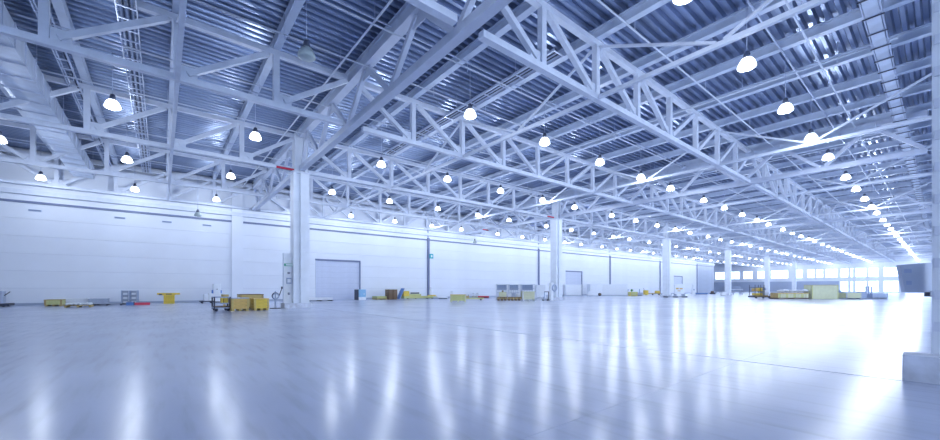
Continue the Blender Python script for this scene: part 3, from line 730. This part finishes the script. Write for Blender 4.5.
me = lathe('sackb', [(.05, -.5), (.34, -.42), (.46, -.2), (.5, 0), (.46, .2), (.34, .42), (.05, .5)], 'white', 8)
for i in range(6):
    t2 = tag(link('white_sack', me, None), 'white sack on the long cream crate, %s from its left end' % ORD[i], 'sack', 'sacks on the long crate')
    px, d = 780.5 + i * 4.8, fr[3] + .55; x, y = P(px, d); hh = .30 + .05 * (i % 2)
    t2.location = (x, y, h + hh / 2 + .036); t2.rotation_euler = (R(90), 0, fr[2]); t2.scale = (.5, hh, .8)
crate(frame_i(812, 838.3, 299), 285.2, 1.0, 'palegreen', 'large pale green panelled crate, tallest on the right', 'tan', False, 'lime', slats=1)
fr = frame_i(838.8, 847, 298.6); t = T('blue_posts', 'blue upright posts beside the large pale green crate', 'rack', fr); w_ = fr[1]; h = hz(289.4, fr[3])
for i, x in enumerate((0, .25, .55)): bx('post', t, x, x + .1, .1 * i, .1 * i + .1, .1, h - .1 * i, 'blue' if i % 2 else 'bluegrey')
bx('base', t, 0, w_, 0, .8, 0, .1, 'bluegrey'); bx('shelf', t, 0, .7, .0, .5, h * .4, h * .44, 'bluegrey')
crate(frame_i(846.3, 862, 299), 292.7, 1.0, 'palegreen', 'low pale green crate right of the blue posts', 'bluegrey', True, 'greyp', slats=2)
crate(frame_i(862.2, 866.8, 298.6), 291.8, .7, 'bluegrey', 'narrow blue grey crate right of the low pale green crate', 'bluegrey', True, 'bluegrey')
fr = frame_i(866, 874, 296.6); t = T('blue_posts', 'pale blue stacked chairs frame behind the grey bin', 'rack', fr); w_ = fr[1]; h = hz(286.3, fr[3])
for x in (0, w_ * .35, w_ * .7): bx('post', t, x, x + .12, 0, .12, 0, h, 'bluegrey')
for z in (.4, .9, 1.3): bx('rail', t, 0, w_ * .8, .12, .16, z, z + .08, 'bluegrey')
crate(frame_i(872.8, 888, 298.55), 293.6, 1.0, 'bluegrey', 'low blue grey bin, rightmost on the floor', 'greyp', True, 'greyp', slats=2)

# tilted panel held on the right-edge column
D = 5.35
def W(px, py, d=D): x, y = P(px, d); return Vector((x, y, CAMH + (YH - py) * d / F))
cen = (W(898, 265.3) + W(932, 262.6) + W(938, 292.3) + W(903.5, 291.8)) / 4
t = thing('tilted_panel', 'tilted blue grey metal panel clamped beside the right edge column', 'panel', cen, AZ - R(90))
hw, hh = 34.5 / 2 * D / F, 28.5 / 2 * D / F
sh = 2.7 * D / F
v = [(-hw - sh, hh - .018), (hw - sh, hh + .02), (hw + sh, -hh), (-hw + sh, -hh)]
vv = [(a, y, b) for y in (-.025, .025) for a, b in v]
link('panel_sheet', mesh_from('panel_sheet', vv, [(3, 2, 1, 0), (4, 5, 6, 7), (0, 1, 5, 4), (1, 2, 6, 5), (2, 3, 7, 6), (3, 0, 4, 7)], 'panelgrey'), t)
bx('patch', t, -hw + .02, -hw + .12, -.03, -.025, hh * .35, hh * .62, 'panelpatch'); bx('patch', t, -hw + .05, -hw + .12, -.03, -.025, -hh * .48, -hh * .2, 'panelpatch')
bx('clamp', t, hw - .09, hw + .12, -.04, .06, -hh - .06, -hh + .0, 'dark'); bx('knob', t, hw - .1, hw - .05, -.06, -.02, -hh - .05, -hh + .02, 'white'); bx('knob', t, hw + .05, hw + .1, -.06, -.02, -hh - .07, -hh + .01, 'white')
bar('arm', t, (hw + .02, .03, -hh - .03), (hw + .2, -.25, -hh - .03), .03, .03, 'dark', 'round')

# little fixtures on the left wall
for i, px in enumerate((11, 35, 120, 167, 207)):
    Y = WALLY - .03; d = F * Y / (CA * (CX + F * SA / CA - px)); x = (d - SA * Y) / CA
    if i == 0: continue
    o = thing('wall_vent', 'small grey vent strip high on the left wall, %s from the left' % ORD[i - 1], 'vent', (x, Y, 6.38), 0, 'vent strips on the left wall')
    bx('cover', o, -.3, .3, -.03, .03, 0, .12, 'bluegrey'); bx('slot', o, -.25, .25, -.04, -.03, .04, .08, 'trim')
o = thing('wall_sign', 'small teal sign on the second dark wall post', 'sign', (25.05, WALLY - .2, 4.75)); bx('plate', o, -.05, .45, -.05, .02, 0, .55, 'teal'); bx('emblem', o, .1, .3, -.06, -.05, .15, .4, 'white')
for (x, y, lab) in ((X0 - .6, 24.4, 'small red marker plate on the truss left of the first column'), (X0 + 23.2, 24.4, 'small red marker plate on the truss left of the second column'), (X0 + 24 - .3, 34.5, 'small red plate on the girder behind the second column')):
    o = thing('marker_plate', lab, 'sign', (x, y - .55, ZB + .0)); bx('plate', o, -.7, .25, .0, .03, .0, .1, 'red'); bx('edge', o, -.7, .25, .03, .05, -.02, .12, 'dark')

# pieces of parts hang under their part
def under(parent_name, part, piece):
    for p in [o for o in COL.objects if o.parent and o.name.split('.')[0] == part and o.parent.name.split('.')[0] == parent_name]:
        for c in [o for o in p.parent.children if o.name.split('.')[0] == piece]:
            c.parent = p; c.location = c.location - p.location
under('blue_cabinet', 'door', 'handle'); under('white_cabinet', 'front_panel', 'button'); under('yellow_workbench', 'top_frame', 'slot')
under('white_board_stand', 'board', 'print_strip'); under('tilted_panel', 'clamp', 'knob'); under('wall_vent', 'cover', 'slot'); under('wall_sign', 'plate', 'emblem')
